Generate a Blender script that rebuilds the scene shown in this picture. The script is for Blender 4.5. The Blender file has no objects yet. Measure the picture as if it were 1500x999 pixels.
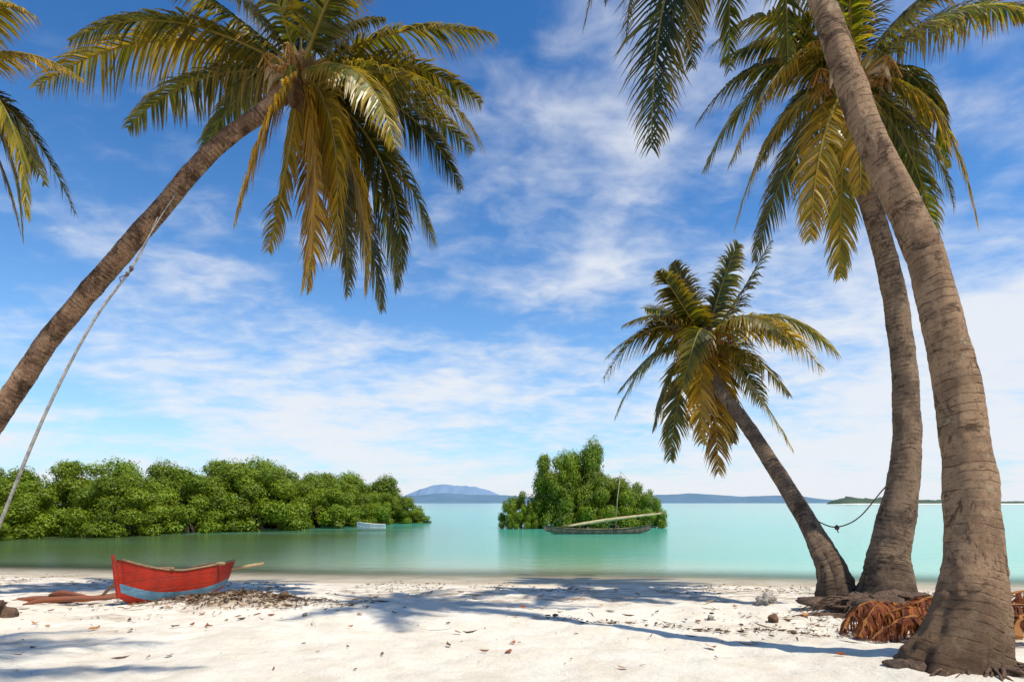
import bpy, math, random
import numpy as np
from mathutils import Vector, noise, Matrix

R = random.Random(11)
scene = bpy.context.scene
scene.view_settings.view_transform = 'Standard'
scene.view_settings.look = 'None'
scene.view_settings.exposure = 0
COL = scene.collection

# ------------------------------------------------------------ helpers
def link(o, parent=None):
    COL.objects.link(o)
    if parent is not None:
        o.parent = parent
    return o

def empty(name, loc, label, category, group=None):
    e = bpy.data.objects.new(name, None)
    e.empty_display_size = 0.3
    e.location = loc
    e["label"] = label
    e["category"] = category
    if group: e["group"] = group
    return link(e)

def mesh_obj(name, verts, faces, mats, parent=None, origin=(0, 0, 0), smooth=False,
             tint=None, uvs=None, fmat=None):
    me = bpy.data.meshes.new(name)
    v = np.asarray(verts, dtype=float) - np.asarray(origin, dtype=float)
    me.from_pydata(v.tolist(), [], faces)
    for m in mats: me.materials.append(m)
    if fmat is not None:
        me.polygons.foreach_set("material_index", np.asarray(fmat, dtype=np.int32))
    if smooth:
        me.polygons.foreach_set("use_smooth", np.ones(len(me.polygons), dtype=bool))
    if tint is not None:
        a = me.color_attributes.new("tint", 'FLOAT_COLOR', 'POINT')
        t = np.ones((len(v), 4), dtype=np.float32)
        t[:, :3] = np.asarray(tint, dtype=np.float32)
        a.data.foreach_set("color", t.ravel())
    if uvs is not None:
        uvl = me.uv_layers.new(name="UVMap")
        li = np.empty(len(me.loops), dtype=np.int32)
        me.loops.foreach_get("vertex_index", li)
        uvl.data.foreach_set("uv", np.asarray(uvs, dtype=np.float32)[li].ravel())
    me.update()
    o = bpy.data.objects.new(name, me)
    if parent is None:
        o.location = origin
    return link(o, parent)

def new_mat(name):
    m = bpy.data.materials.new(name)
    m.use_nodes = True
    nt = m.node_tree
    nt.nodes.clear()
    out = nt.nodes.new("ShaderNodeOutputMaterial")
    return m, nt, out

class NB:
    def __init__(s, nt): s.nt = nt
    def n(s, t, **k):
        nd = s.nt.nodes.new(t)
        for a, b in k.items(): setattr(nd, a, b)
        return nd
    def l(s, a, b): s.nt.links.new(a, b)
    def _set(s, sock, v):
        if isinstance(v, bpy.types.NodeSocket): s.l(v, sock)
        else: sock.default_value = v
    def math(s, op, a, b=None, c=None, clamp=False):
        nd = s.n("ShaderNodeMath", operation=op, use_clamp=clamp)
        s._set(nd.inputs[0], a)
        if b is not None: s._set(nd.inputs[1], b)
        if c is not None: s._set(nd.inputs[2], c)
        return nd.outputs[0]
    def ramp01(s, v, lo, hi, smooth=True):
        nd = s.n("ShaderNodeMapRange", clamp=True)
        nd.interpolation_type = 'SMOOTHSTEP' if smooth else 'LINEAR'
        s._set(nd.inputs[0], v); nd.inputs[1].default_value = lo; nd.inputs[2].default_value = hi
        return nd.outputs[0]
    def mix(s, f, a, b, blend='MIX'):
        nd = s.n("ShaderNodeMix", data_type='RGBA', blend_type=blend)
        s._set(nd.inputs[0], f)
        for sock, v in ((nd.inputs[6], a), (nd.inputs[7], b)):
            if isinstance(v, tuple): v = (*v[:3], 1.0)
            s._set(sock, v)
        return nd.outputs[2]
    def noise(s, vec, scale, detail=4, rough=.55, dist=0.0):
        nd = s.n("ShaderNodeTexNoise")
        if vec is not None: s.l(vec, nd.inputs["Vector"])
        nd.inputs["Scale"].default_value = scale
        nd.inputs["Detail"].default_value = detail
        nd.inputs["Roughness"].default_value = rough
        nd.inputs["Distortion"].default_value = dist
        return nd.outputs["Fac"]
    def mapping(s, vec, scale=(1, 1, 1), loc=(0, 0, 0)):
        nd = s.n("ShaderNodeMapping")
        s.l(vec, nd.inputs[0]); nd.inputs["Scale"].default_value = scale
        nd.inputs["Location"].default_value = loc
        return nd.outputs[0]
    def bump(s, h, strength=.5, dist=.02, normal=None):
        nd = s.n("ShaderNodeBump")
        nd.inputs["Strength"].default_value = strength
        nd.inputs["Distance"].default_value = dist
        s.l(h, nd.inputs["Height"])
        if normal is not None: s.l(normal, nd.inputs["Normal"])
        return nd.outputs[0]

def simple_mat(name, col, col2=None, scale=8, rough=.8, bump=.3, bscale=40, bdist=.01, stretch=(1, 1, 1), spec=.3):
    m, nt, out = new_mat(name); b = NB(nt)
    tc = b.n("ShaderNodeTexCoord").outputs["Object"]
    v = b.mapping(tc, stretch)
    f = b.ramp01(b.noise(v, scale, 6, .6), .35, .65)
    c = b.mix(f, col, col2 if col2 else tuple(x * .6 for x in col))
    p = b.n("ShaderNodeBsdfPrincipled")
    b.l(c, p.inputs["Base Color"]); p.inputs["Roughness"].default_value = rough
    p.inputs["Specular IOR Level"].default_value = spec
    if bump: b.l(b.bump(b.noise(v, bscale, 4), bump, bdist), p.inputs["Normal"])
    b.l(p.outputs[0], out.inputs[0])
    return m

def foliage_mat(name, trans=.35, rough=.45, spec=.35, tcol=(1.7, 1.3, .5)):
    m, nt, out = new_mat(name); b = NB(nt)
    at = b.n("ShaderNodeAttribute", attribute_name="tint").outputs["Color"]
    p = b.n("ShaderNodeBsdfPrincipled")
    b.l(at, p.inputs["Base Color"]); p.inputs["Roughness"].default_value = rough
    p.inputs["Specular IOR Level"].default_value = spec
    t = b.n("ShaderNodeBsdfTranslucent")
    b.l(b.mix(1.0, at, tcol, 'MULTIPLY'), t.inputs[0])
    mx = b.n("ShaderNodeMixShader"); mx.inputs[0].default_value = trans
    b.l(p.outputs[0], mx.inputs[1]); b.l(t.outputs[0], mx.inputs[2])
    b.l(mx.outputs[0], out.inputs[0])
    return m

# ------------------------------------------------------------ camera
cam_d = bpy.data.cameras.new("camera")
cam = bpy.data.objects.new("camera", cam_d)
COL.objects.link(cam)
cam.location = (0, 0, 1.7)
cam.rotation_euler = (math.radians(90), 0, 0)
cam_d.sensor_width = 36
cam_d.lens = 21.6
cam_d.shift_y = 0.158
cam_d.clip_end = 30000
scene.camera = cam

# ------------------------------------------------------------ light
EL = math.radians(62)
hx, hy = .84, -.543
sunv = Vector((hx * math.cos(EL), hy * math.cos(EL), math.sin(EL))).normalized()
sd = bpy.data.lights.new("sun", 'SUN')
sd.energy = 5.0; sd.angle = math.radians(.7); sd.color = (1, .93, .80)
so = bpy.data.objects.new("sun", sd); COL.objects.link(so)
so.rotation_euler = (-sunv).to_track_quat('-Z', 'Y').to_euler()
so.location = (10, -6, 20)

w = bpy.data.worlds.new("World"); scene.world = w; w.use_nodes = True
nt = w.node_tree; nt.nodes.clear(); b = NB(nt)
wo = b.n("ShaderNodeOutputWorld"); bg = b.n("ShaderNodeBackground")
sky = b.n("ShaderNodeTexSky", sky_type='NISHITA')
sky.sun_disc = False; sky.sun_elevation = EL; sky.sun_rotation = math.atan2(hx, hy)
sky.air_density = 1.0; sky.dust_density = .3; sky.ozone_density = 2.0
tc = b.n("ShaderNodeTexCoord").outputs["Generated"]
sep = b.n("ShaderNodeSeparateXYZ"); b.l(tc, sep.inputs[0])
X, Y, Z = sep.outputs
Zp = b.math('MAXIMUM', Z, 0.0)
zc = b.math('ADD', Zp, .17)
u = b.math('DIVIDE', X, zc); v = b.math('DIVIDE', Y, zc)
cmb = b.n("ShaderNodeCombineXYZ"); b.l(u, cmb.inputs[0]); b.l(v, cmb.inputs[1])
pv = cmb.outputs[0]
big = b.noise(b.mapping(pv, (1, 1, 1), (3.1, 1.2, 0)), .7, 2, .5, .2)
med = b.noise(b.mapping(pv, (1, 1.1, 1), (7.3, 4.1, 0)), 2.3, 6, .54, .25)
fine = b.noise(b.mapping(pv, (1, 1.25, 1)), 9.0, 6, .55, .4)
dens = b.math('ADD', b.math('ADD', b.math('MULTIPLY', big, .64), b.math('MULTIPLY', med, .66)), b.math('MULTIPLY', fine, .28))
bias = b.math('ADD', b.math('MULTIPLY', X, .13), b.math('MULTIPLY', b.math('SUBTRACT', .38, Z), .50))
dens = b.math('ADD', dens, bias)
cl = b.math('MULTIPLY', b.ramp01(dens, .70, 1.06), .92)
hs = b.n("ShaderNodeHueSaturation"); hs.inputs["Saturation"].default_value = 1.04
b.l(sky.outputs[0], hs.inputs["Color"])
base = b.mix(1.0, hs.outputs[0], (1.05, 1.62, 1.98), 'MULTIPLY')
grad = b.ramp01(Z, .0, .65)
base = b.mix(grad, base, b.mix(1.0, base, (.45, .66, .80), 'MULTIPLY'))
haze = b.math('POWER', b.math('SUBTRACT', 1.0, Zp), 6.5)
base = b.mix(b.math('MULTIPLY', haze, .75), base, (5.9, 7.0, 8.5))
final = b.mix(cl, base, (8.5, 8.8, 9.3))
b.l(final, bg.inputs[0]); bg.inputs[1].default_value = .1
b.l(bg.outputs[0], wo.inputs[0])

# ------------------------------------------------------------ ground
def shore(x): return 13.4 - .11 * x + .25 * math.sin(x * .35)
def G(x, y, fine=True):
    s = shore(max(-40, min(40, x))) - y
    if s > 0: z = .047 * min(s, 30)
    else: z = max(.06 * s, -3.0)
    if fine and -3 < s < 22 and abs(x) < 30:
        f = min(1, max(0, (s - .3) / 2))
        pit = noise.noise(Vector((x * 3.2, y * 3.2, 13)))
        z += f * (.05 * noise.noise(Vector((x * .7, y * .7, 0))) + .03 * noise.noise(Vector((x * 2.0, y * 2.0, 3)))
                  + .022 * noise.noise(Vector((x * 6, y * 6, 7))) - .085 * max(0, pit - .28))
    z += .16 * math.exp(-((x - 4.7) ** 2 + (y - 8.2) ** 2) / .8)
    mb = math.exp(-((x + 3.9) ** 2 / .7 + (y - 8.9) ** 2 / .25))
    if mb > .01: z += mb * (.19 + .08 * noise.noise(Vector((x * 7, y * 7, 2))))
    z += .10 * math.exp(-((x - 3.4) ** 2 + (y - 4.9) ** 2) / .5)
    z += .10 * math.exp(-((x + 6.4) ** 2 + (y - 7.5) ** 2) / .3)
    return z

xs = np.concatenate([-np.geomspace(9000, 13, 26), np.arange(-12.5, 12.5, .075), np.geomspace(13, 9000, 26)])
ys = np.concatenate([[-60, -20, -6, 0, 2], np.arange(3.2, 16, .06), np.geomspace(16.4, 12000, 40)])
nx, ny = len(xs), len(ys)
verts = [(x, y, G(x, y)) for y in ys for x in xs]
faces = [(j * nx + i, j * nx + i + 1, (j + 1) * nx + i + 1, (j + 1) * nx + i) for j in range(ny - 1) for i in range(nx - 1)]

m, nt, out = new_mat("beach_sand"); b = NB(nt)
geo = b.n("ShaderNodeNewGeometry").outputs["Position"]
sp = b.n("ShaderNodeSeparateXYZ"); b.l(geo, sp.inputs[0])
sh = b.math('SUBTRACT', b.math('SUBTRACT', 13.4, b.math('MULTIPLY', sp.outputs[0], .11)), sp.outputs[1])
sh = b.math('ADD', sh, b.math('MULTIPLY', b.math('SINE', b.math('MULTIPLY', sp.outputs[0], .35)), .25))
nlow = b.noise(geo, .9, 5, .6)
shn = b.math('ADD', sh, b.math('MULTIPLY', b.math('SUBTRACT', nlow, .5), 1.6))
dry = b.mix(b.ramp01(b.noise(geo, 2.2, 6, .65), .38, .68), (.88, .81, .68), (.77, .68, .54))
dry = b.mix(b.math('MULTIPLY', b.ramp01(b.noise(geo, 55, 3, .7), .62, .74), .4), dry, (.44, .33, .23))
dry = b.mix(b.math('MULTIPLY', b.ramp01(b.noise(geo, 260, 2, .7), .60, .75), .25), dry, (.45, .36, .27))
wetc = b.mix(b.ramp01(b.noise(geo, 1.3, 5), .4, .6), (.46, .37, .24), (.57, .48, .34))
col = b.mix(b.ramp01(shn, .5, 1.5), wetc, dry)
sv = b.mapping(geo, (.6, 3.0, 1))
stn = b.ramp01(b.noise(sv, 2.0, 9, .8), .45, .60)
band = b.math('MULTIPLY', b.ramp01(shn, .9, 2.0), b.math('SUBTRACT', 1.0, b.ramp01(shn, 3.2, 5.0)))
col = b.mix(b.math('MULTIPLY', b.math('MULTIPLY', band, stn), .8), col, (.24, .155, .09))
st2 = b.ramp01(b.noise(b.mapping(geo, (.8, 1.6, 1), (4, 2, 0)), 1.1, 9, .78), .50, .66)
lf = b.ramp01(b.math('MULTIPLY', sp.outputs[0], -1.0), 1.5, 5.5)
col = b.mix(b.math('MULTIPLY', b.math('MULTIPLY', st2, b.math('ADD', b.math('MULTIPLY', lf, .6), .10)), 1.0), col, (.38, .27, .18))
# mould-brown heap beside the canoe
dx = b.math('DIVIDE', b.math('ADD', sp.outputs[0], 3.9), 1.15); dy = b.math('DIVIDE', b.math('SUBTRACT', sp.outputs[1], 8.9), .65)
rd = b.math('ADD', b.math('MULTIPLY', dx, dx), b.math('MULTIPLY', dy, dy))
hp = b.math('MULTIPLY', b.math('SUBTRACT', 1.0, b.ramp01(b.math('ADD', rd, b.math('MULTIPLY', b.noise(geo, 4, 6, .7), 1.6)), .9, 1.9)), .75)
col = b.mix(hp, col, (.36, .24, .14))
p = b.n("ShaderNodeBsdfPrincipled"); b.l(col, p.inputs["Base Color"])
rg = b.mix(b.ramp01(shn, .2, .9), (.45, .45, .45), (.95, .95, .95)); b.l(rg, p.inputs["Roughness"])
p.inputs["Specular IOR Level"].default_value = .25
n1 = b.bump(b.noise(geo, 9, 8, .72), .8, .06)
n2 = b.bump(b.noise(geo, 70, 4, .7), .6, .012, n1)
b.l(n2, p.inputs["Normal"]); b.l(p.outputs[0], out.inputs[0])
SAND = m
g = mesh_obj("ground", verts, faces, [SAND], smooth=True); g["kind"] = "structure"
g["label"] = "white coral sand beach sloping into the lagoon"; g["category"] = "ground"

# ------------------------------------------------------------ water
m, nt, out = new_mat("lagoon_water"); b = NB(nt)
geo = b.n("ShaderNodeNewGeometry").outputs["Position"]
sp = b.n("ShaderNodeSeparateXYZ"); b.l(geo, sp.inputs[0])
off = b.math('SUBTRACT', b.math('ADD', sp.outputs[1], b.math('MULTIPLY', sp.outputs[0], .11)), 13.4)
off = b.math('SUBTRACT', off, b.math('MULTIPLY', b.math('SINE', b.math('MULTIPLY', sp.outputs[0], .35)), .25))
patch = b.noise(b.mapping(geo, (.3, 1, 1)), .14, 5, .6)
offn = b.math('ADD', off, b.math('MULTIPLY', b.math('SUBTRACT', patch, .5), 16.0))
c = b.mix(b.ramp01(offn, 0, 8), (.36, .42, .24), (.12, .38, .23))
c = b.mix(b.ramp01(offn, 8, 34), c, (.04, .37, .27))
c = b.mix(b.ramp01(off, 60, 400), c, (.012, .28, .28))
right = b.ramp01(b.math('DIVIDE', sp.outputs[0], b.math('MAXIMUM', sp.outputs[1], 1.0)), .05, .6)
c = b.mix(b.math('MULTIPLY', right, .6), c, (.14, .62, .49))
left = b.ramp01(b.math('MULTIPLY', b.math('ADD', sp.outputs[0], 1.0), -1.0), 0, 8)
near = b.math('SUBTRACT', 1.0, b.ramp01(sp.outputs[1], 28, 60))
c = b.mix(b.math('MULTIPLY', b.math('MULTIPLY', left, near), .93), c, (.07, .10, .028))  # dark olive paints the mangroves' reflection into the water colour at left
streak = b.ramp01(b.noise(b.mapping(geo, (.05, .45, 1)), .6, 6, .65), .42, .62)
far = b.ramp01(sp.outputs[1], 18, 50)
c = b.mix(b.math('MULTIPLY', b.math('MULTIPLY', streak, .38), far), c, (.12, .52, .44))
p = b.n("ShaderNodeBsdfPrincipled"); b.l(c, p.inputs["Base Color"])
p.inputs["Roughness"].default_value = .11; p.inputs["Specular IOR Level"].default_value = .24; p.inputs["IOR"].default_value = 1.33
wv = b.noise(b.mapping(geo, (.5, 1.8, 1)), 1.8, 6, .62)
nb = b.n("ShaderNodeBump"); nb.inputs["Strength"].default_value = .6; nb.inputs["Distance"].default_value = .04
b.l(wv, nb.inputs["Height"]); b.l(nb.outputs[0], p.inputs["Normal"])
tr = b.n("ShaderNodeBsdfTransparent")
mx = b.n("ShaderNodeMixShader"); b.l(b.ramp01(off, -.3, 3.4), mx.inputs[0])
b.l(tr.outputs[0], mx.inputs[1]); b.l(p.outputs[0], mx.inputs[2]); b.l(mx.outputs[0], out.inputs[0])
wx = [-12000, -300, -60, -30, -15, 0, 15, 30, 60, 300, 12000]; wy = [8, 14, 20, 40, 100, 400, 2000, 12000]
wt = mesh_obj("water", [(x, y, 0) for y in wy for x in wx],
              [(j * 11 + i, j * 11 + i + 1, (j + 1) * 11 + i + 1, (j + 1) * 11 + i) for j in range(7) for i in range(10)], [m])
wt["kind"] = "structure"; wt["label"] = "calm shallow turquoise lagoon water"; wt["category"] = "water"

# ------------------------------------------------------------ hills / islands
def ridge(name, y0, depth, prof, mat, seed, label, amp=.12, n=160):
    vs = []; fs = []
    px = [q[0] for q in prof]; ph = [q[1] for q in prof]
    rows = 7
    for j in range(rows):
        t = j / (rows - 1)
        sh_ = math.sin(t * math.pi / 2)
        for i in range(n):
            x = px[0] + (px[-1] - px[0]) * i / (n - 1)
            h = float(np.interp(x, px, ph))
            nn = noise.fractal(Vector((x / (px[-1] - px[0]) * 14, t * 2, seed)), 1, 2, 5)
            z = h * sh_ * (1 + amp * nn) - .5
            vs.append((x, y0 + depth * t + nn * depth * .1, z))
    for j in range(rows - 1):
        for i in range(n - 1):
            fs.append((j * n + i, j * n + i + 1, (j + 1) * n + i + 1, (j + 1) * n + i))
    o = mesh_obj(name, vs, fs, [mat], smooth=True, origin=(prof[len(prof) // 2][0], y0, 0))
    o["kind"] = "structure"; o["label"] = label; o["category"] = "hill"
    return o
hill_far = simple_mat("hazy_hill", (.19, .28, .40), (.16, .25, .37), .002, 1, 0)  # aerial haze is blended into the bluish base colour of both hill materials
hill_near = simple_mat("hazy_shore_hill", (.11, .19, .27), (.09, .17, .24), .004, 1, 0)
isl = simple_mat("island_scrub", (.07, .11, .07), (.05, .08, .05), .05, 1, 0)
beach = simple_mat("island_sand", (.8, .76, .66), (.7, .66, .55), .05, 1, 0)
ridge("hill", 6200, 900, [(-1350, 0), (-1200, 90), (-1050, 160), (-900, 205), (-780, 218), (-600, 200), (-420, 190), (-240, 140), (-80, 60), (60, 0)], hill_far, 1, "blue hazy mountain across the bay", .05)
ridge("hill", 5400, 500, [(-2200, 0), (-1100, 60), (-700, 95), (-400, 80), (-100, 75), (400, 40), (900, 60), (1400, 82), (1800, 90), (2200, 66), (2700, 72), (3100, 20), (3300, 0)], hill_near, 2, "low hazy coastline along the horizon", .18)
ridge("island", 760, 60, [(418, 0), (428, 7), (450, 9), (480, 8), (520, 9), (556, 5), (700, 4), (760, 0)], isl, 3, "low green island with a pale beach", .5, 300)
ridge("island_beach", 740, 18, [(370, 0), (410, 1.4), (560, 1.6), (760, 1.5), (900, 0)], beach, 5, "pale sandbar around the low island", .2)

# ------------------------------------------------------------ tubes
def catmull(pts, rad, step):
    P = [np.array(p, float) for p in pts]; n = len(P); res = []; rr = []
    for i in range(n - 1):
        p0 = P[i - 1] if i > 0 else 2 * P[0] - P[1]
        p1, p2 = P[i], P[i + 1]
        p3 = P[i + 2] if i + 2 < n else 2 * P[-1] - P[-2]
        L = np.linalg.norm(p2 - p1); k = max(1, int(round(L / step)))
        for j in range(k):
            t = j / k
            q = .5 * ((2 * p1) + (-p0 + p2) * t + (2 * p0 - 5 * p1 + 4 * p2 - p3) * t * t + (-p0 + 3 * p1 - 3 * p2 + p3) * t ** 3)
            res.append(q)
            rr.append(rad[i] * (1 - t) + rad[i + 1] * t)
    res.append(P[-1]); rr.append(rad[-1])
    return np.array(res), np.array(rr)

def tube_geo(pts, rr, nseg, disp=None, voff=0, caps=True):
    n = len(pts); vs = []; uv = []; fs = []
    T = np.gradient(pts, axis=0); T /= np.linalg.norm(T, axis=1)[:, None] + 1e-9
    a = np.array((1, 0, 0.)) if abs(T[0][0]) < .8 else np.array((0, 1., 0))
    s = 0
    for i in range(n):
        a = a - T[i] * a.dot(T[i]); a /= np.linalg.norm(a); bb = np.cross(T[i], a)
        if i: s += np.linalg.norm(pts[i] - pts[i - 1])
        for k in range(nseg):
            th = 2 * math.pi * k / nseg
            r = rr[i]
            d = a * math.cos(th) + bb * math.sin(th)
            if disp: r = r * (1 + disp(s, th, pts[i]))
            vs.append(pts[i] + d * r); uv.append((k / nseg, s))
    for i in range(n - 1):
        for k in range(nseg):
            k2 = (k + 1) % nseg
            fs.append((voff + i * nseg + k, voff + i * nseg + k2, voff + (i + 1) * nseg + k2, voff + (i + 1) * nseg + k))
    if caps:
        fs.append(tuple(voff + k for k in range(nseg))[::-1]); fs.append(tuple(voff + (n - 1) * nseg + k for k in range(nseg)))
    return vs, fs, uv

class Geo:
    def __init__(s): s.v = []; s.f = []; s.c = []; s.uv = []; s.m = []
    def tube(s, pts, r, nseg=8, col=(.2, .15, .1), step=None, mat=0, disp=None):
        if not hasattr(r, '__len__'): r = [r] * len(pts)
        if step: P, rr = catmull(pts, r, step)
        else: P, rr = np.array(pts, float), r
        v, f, uv = tube_geo(P, rr, nseg, disp, len(s.v))
        s.v += v; s.f += f; s.uv += uv; s.c += [col] * len(v); s.m += [mat] * len(f)
    def blob(s, c, rad, col=(.2, .15, .1), mat=0, nu=10, nv=7, rough=.15, seed=0):
        o = len(s.v)
        for j in range(nv + 1):
            ph = math.pi * j / nv
            for i in range(nu):
                th = 2 * math.pi * i / nu
                d = Vector((math.sin(ph) * math.cos(th), math.sin(ph) * math.sin(th), math.cos(ph)))
                k = 1 + rough * noise.noise(d * 2 + Vector((seed, c[0], c[1])))
                s.v.append((c[0] + d.x * rad[0] * k, c[1] + d.y * rad[1] * k, c[2] + d.z * rad[2] * k)); s.c.append(col); s.uv.append((i / nu, j / nv))
        for j in range(nv):
            for i in range(nu):
                i2 = (i + 1) % nu
                s.f.append((o + j * nu + i, o + (j + 1) * nu + i, o + (j + 1) * nu + i2, o + j * nu + i2)); s.m.append(mat)
    def obj(s, name, mats, parent=None, origin=(0, 0, 0), smooth=False):
        return mesh_obj(name, s.v, s.f, mats, parent, origin, smooth, tint=s.c, uvs=s.uv, fmat=s.m)

# ------------------------------------------------------------ palm
def trunk_mat(name, c1, c2, dark, basedark=1.2, ring=.06):
    m, nt, out = new_mat(name); b = NB(nt)
    uv = b.n("ShaderNodeUVMap", uv_map="UVMap").outputs[0]
    ob = b.n("ShaderNodeTexCoord").outputs["Object"]
    su = b.n("ShaderNodeSeparateXYZ"); b.l(uv, su.inputs[0])
    wob = b.noise(ob, 1.6, 2)
    wob2 = b.noise(ob, 11, 3)
    vv = b.math('ADD', su.outputs[1], b.math('ADD', b.math('MULTIPLY', wob, .14), b.math('MULTIPLY', wob2, .035)))
    fr = b.math('FRACT', b.math('DIVIDE', vv, ring))
    line = b.ramp01(b.math('ABSOLUTE', b.math('SUBTRACT', fr, .5)), .34, .5)
    line = b.math('MULTIPLY', line, b.ramp01(b.noise(ob, 6, 4, .6), .40, .62))
    patch = b.ramp01(b.noise(ob, 4, 8, .72), .42, .60)
    c = b.mix(patch, c1, c2)
    c = b.mix(b.ramp01(b.noise(ob, 30, 5, .75), .52, .70), c, tuple(x * .45 for x in c1))
    streak = b.ramp01(b.noise(b.mapping(ob, (3.5, 3.5, .5)), 6, 5, .7), .57, .68)
    c = b.mix(b.math('MULTIPLY', streak, .4), c, dark)
    c = b.mix(b.math('MULTIPLY', line, .6), c, dark)
    blot = b.ramp01(b.noise(ob, 2.4, 9, .82, .8), .53, .59)
    c = b.mix(b.math('MULTIPLY', blot, .78), c, dark)
    pale = b.ramp01(b.noise(b.mapping(ob, (1, 1, 1), (5, 5, 5)), 4.5, 8, .8), .55, .64)
    c = b.mix(b.math('MULTIPLY', pale, .6), c, tuple(min(.68, x * 1.35 + .05) for x in c1))
    bd = b.math('SUBTRACT', 1.0, b.ramp01(b.math('ADD', su.outputs[1], b.math('MULTIPLY', wob, .7)), basedark * .4, basedark * 1.2))
    c = b.mix(b.math('MULTIPLY', bd, .7), c, dark)
    p = b.n("ShaderNodeBsdfPrincipled"); b.l(c, p.inputs["Base Color"]); p.inputs["Roughness"].default_value = .9
    p.inputs["Specular IOR Level"].default_value = .15
    h = b.math('ADD', b.math('MULTIPLY', line, -.6), b.math('MULTIPLY', b.noise(ob, 28, 7, .8), 1.5))
    b.l(b.bump(h, 1.0, .045), p.inputs["Normal"]); b.l(p.outputs[0], out.inputs[0])
    return m

FROND = foliage_mat("palm_frond", .38, .36, .5, (2.3, 2.0, .5))
FIBRE = foliage_mat("palm_fibre", .1, .9, .1)
GREEN = np.array((.022, .040, .007)); YG = np.array((.12, .125, .012)); GOLD = np.array((.40, .25, .024)); BROWN = np.array((.15, .072, .022))
def tintcol(t):
    if t < .33: return GREEN + (YG - GREEN) * (t / .33)
    if t < .7: return YG + (GOLD - YG) * ((t - .33) / .37)
    return GOLD + (BROWN - GOLD) * ((t - .7) / .3)

def frond(gv, gf, gc, base, via, tip, tint, leaf=.26, n=60, rng=None, hang=.55, width=.045, rr=.03):
    base, via, tip = map(lambda q: np.array(q, float), (base, via, tip))
    ctl = 2 * via - .5 * (base + tip)
    L = np.linalg.norm(via - base) + np.linalg.norm(tip - via)
    N = 18
    ts = np.linspace(0, 1, N)
    pts = np.array([(1 - t) ** 2 * base + 2 * t * (1 - t) * ctl + t * t * tip for t in ts])
    rad = [rr * (1 - .85 * t) * (1 + 1.2 * max(0, .12 - t) / .12) for t in ts]
    v, f, _ = tube_geo(pts, rad, 5, None, len(gv))
    gv += v; gf += f; gc += [tuple(np.array((.42, .34, .07)) * (.5 + .5 * tint))] * len(v)
    down = np.array((0, 0, -1.))
    side0 = np.cross(tip - base, (0, 0, 1.))
    if np.linalg.norm(side0) < .45 * L: side0 = np.array((.85, -.5, 0)) * .5 * L + side0 * .4
    side0 /= np.linalg.norm(side0)
    roll = rng.uniform(-.5, .5)
    fb = rng.uniform(.5, 1.35)
    for sgn in (-1, 1):
        clump = 0; gap = 0
        sb = rng.uniform(.75, 1.25)
        for i in range(n):
            if gap > 0: gap -= 1; continue
            if rng.random() < .018: gap = rng.randint(1, 3)
            t = .10 + .90 * (i + rng.uniform(-.3, .3)) / (n - 1)
            t = min(1, max(.08, t))
            p = (1 - t) ** 2 * base + 2 * t * (1 - t) * ctl + t * t * tip
            T = 2 * (1 - t) * (ctl - base) + 2 * t * (tip - ctl); T /= np.linalg.norm(T)
            S = side0 - T * side0.dot(T); S /= np.linalg.norm(S); U = np.cross(S, T)
            if U[2] < 0: U = -U
            S2 = S * math.cos(roll) + U * math.sin(roll)
            if rng.random() < .16: clump = rng.uniform(-.3, .3)
            prof = (math.sin(math.pi * min(1, (t * .86 + .14)) ** .8) ** .6) * .85 + .15
            ln = leaf * L * prof * rng.uniform(.78, 1.12)
            d = S2 * sgn * 1.0 + T * (.5 + .55 * t + clump) + U * .12 + down * hang * .5 + np.array((rng.uniform(-.12, .12), rng.uniform(-.12, .12), rng.uniform(-.12, .12)))
            d /= np.linalg.norm(d)
            h = hang * rng.uniform(.75, 1.3)
            q = p.copy(); o = len(gv)
            tw = rng.uniform(-.5, .5)
            wd = width * rng.uniform(.75, 1.15) * (.55 + .45 * prof)
            segs = (1.0, .95, .6, .03)
            c0 = tintcol(min(1, max(0, tint + rng.gauss(0, .10))))
            br = rng.uniform(.5, 1.4) * fb * sb
            for k in range(4):
                W = np.cross(d, U + S2 * tw * .6); nw = np.linalg.norm(W)
                W = W / nw if nw > 1e-6 else T
                if abs(W.dot(T)) < .3: W = W + T * .3
                hw = wd * segs[k] * .5
                gv.append(q - W * hw); gv.append(q + W * hw)
                cc = c0 * br
                if k == 3: cc = cc * .4 + BROWN * .9
                elif k == 2: cc = cc * .78 + GOLD * .24
                gc.append(tuple(cc)); gc.append(tuple(cc))
                q = q + d * ln / 3
                d = d + down * h * (.55 + .25 * k); d /= np.linalg.norm(d)
            for k in range(3):
                gf.append((o + 2 * k, o + 2 * k + 1, o + 2 * k + 3, o + 2 * k + 2))

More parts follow.
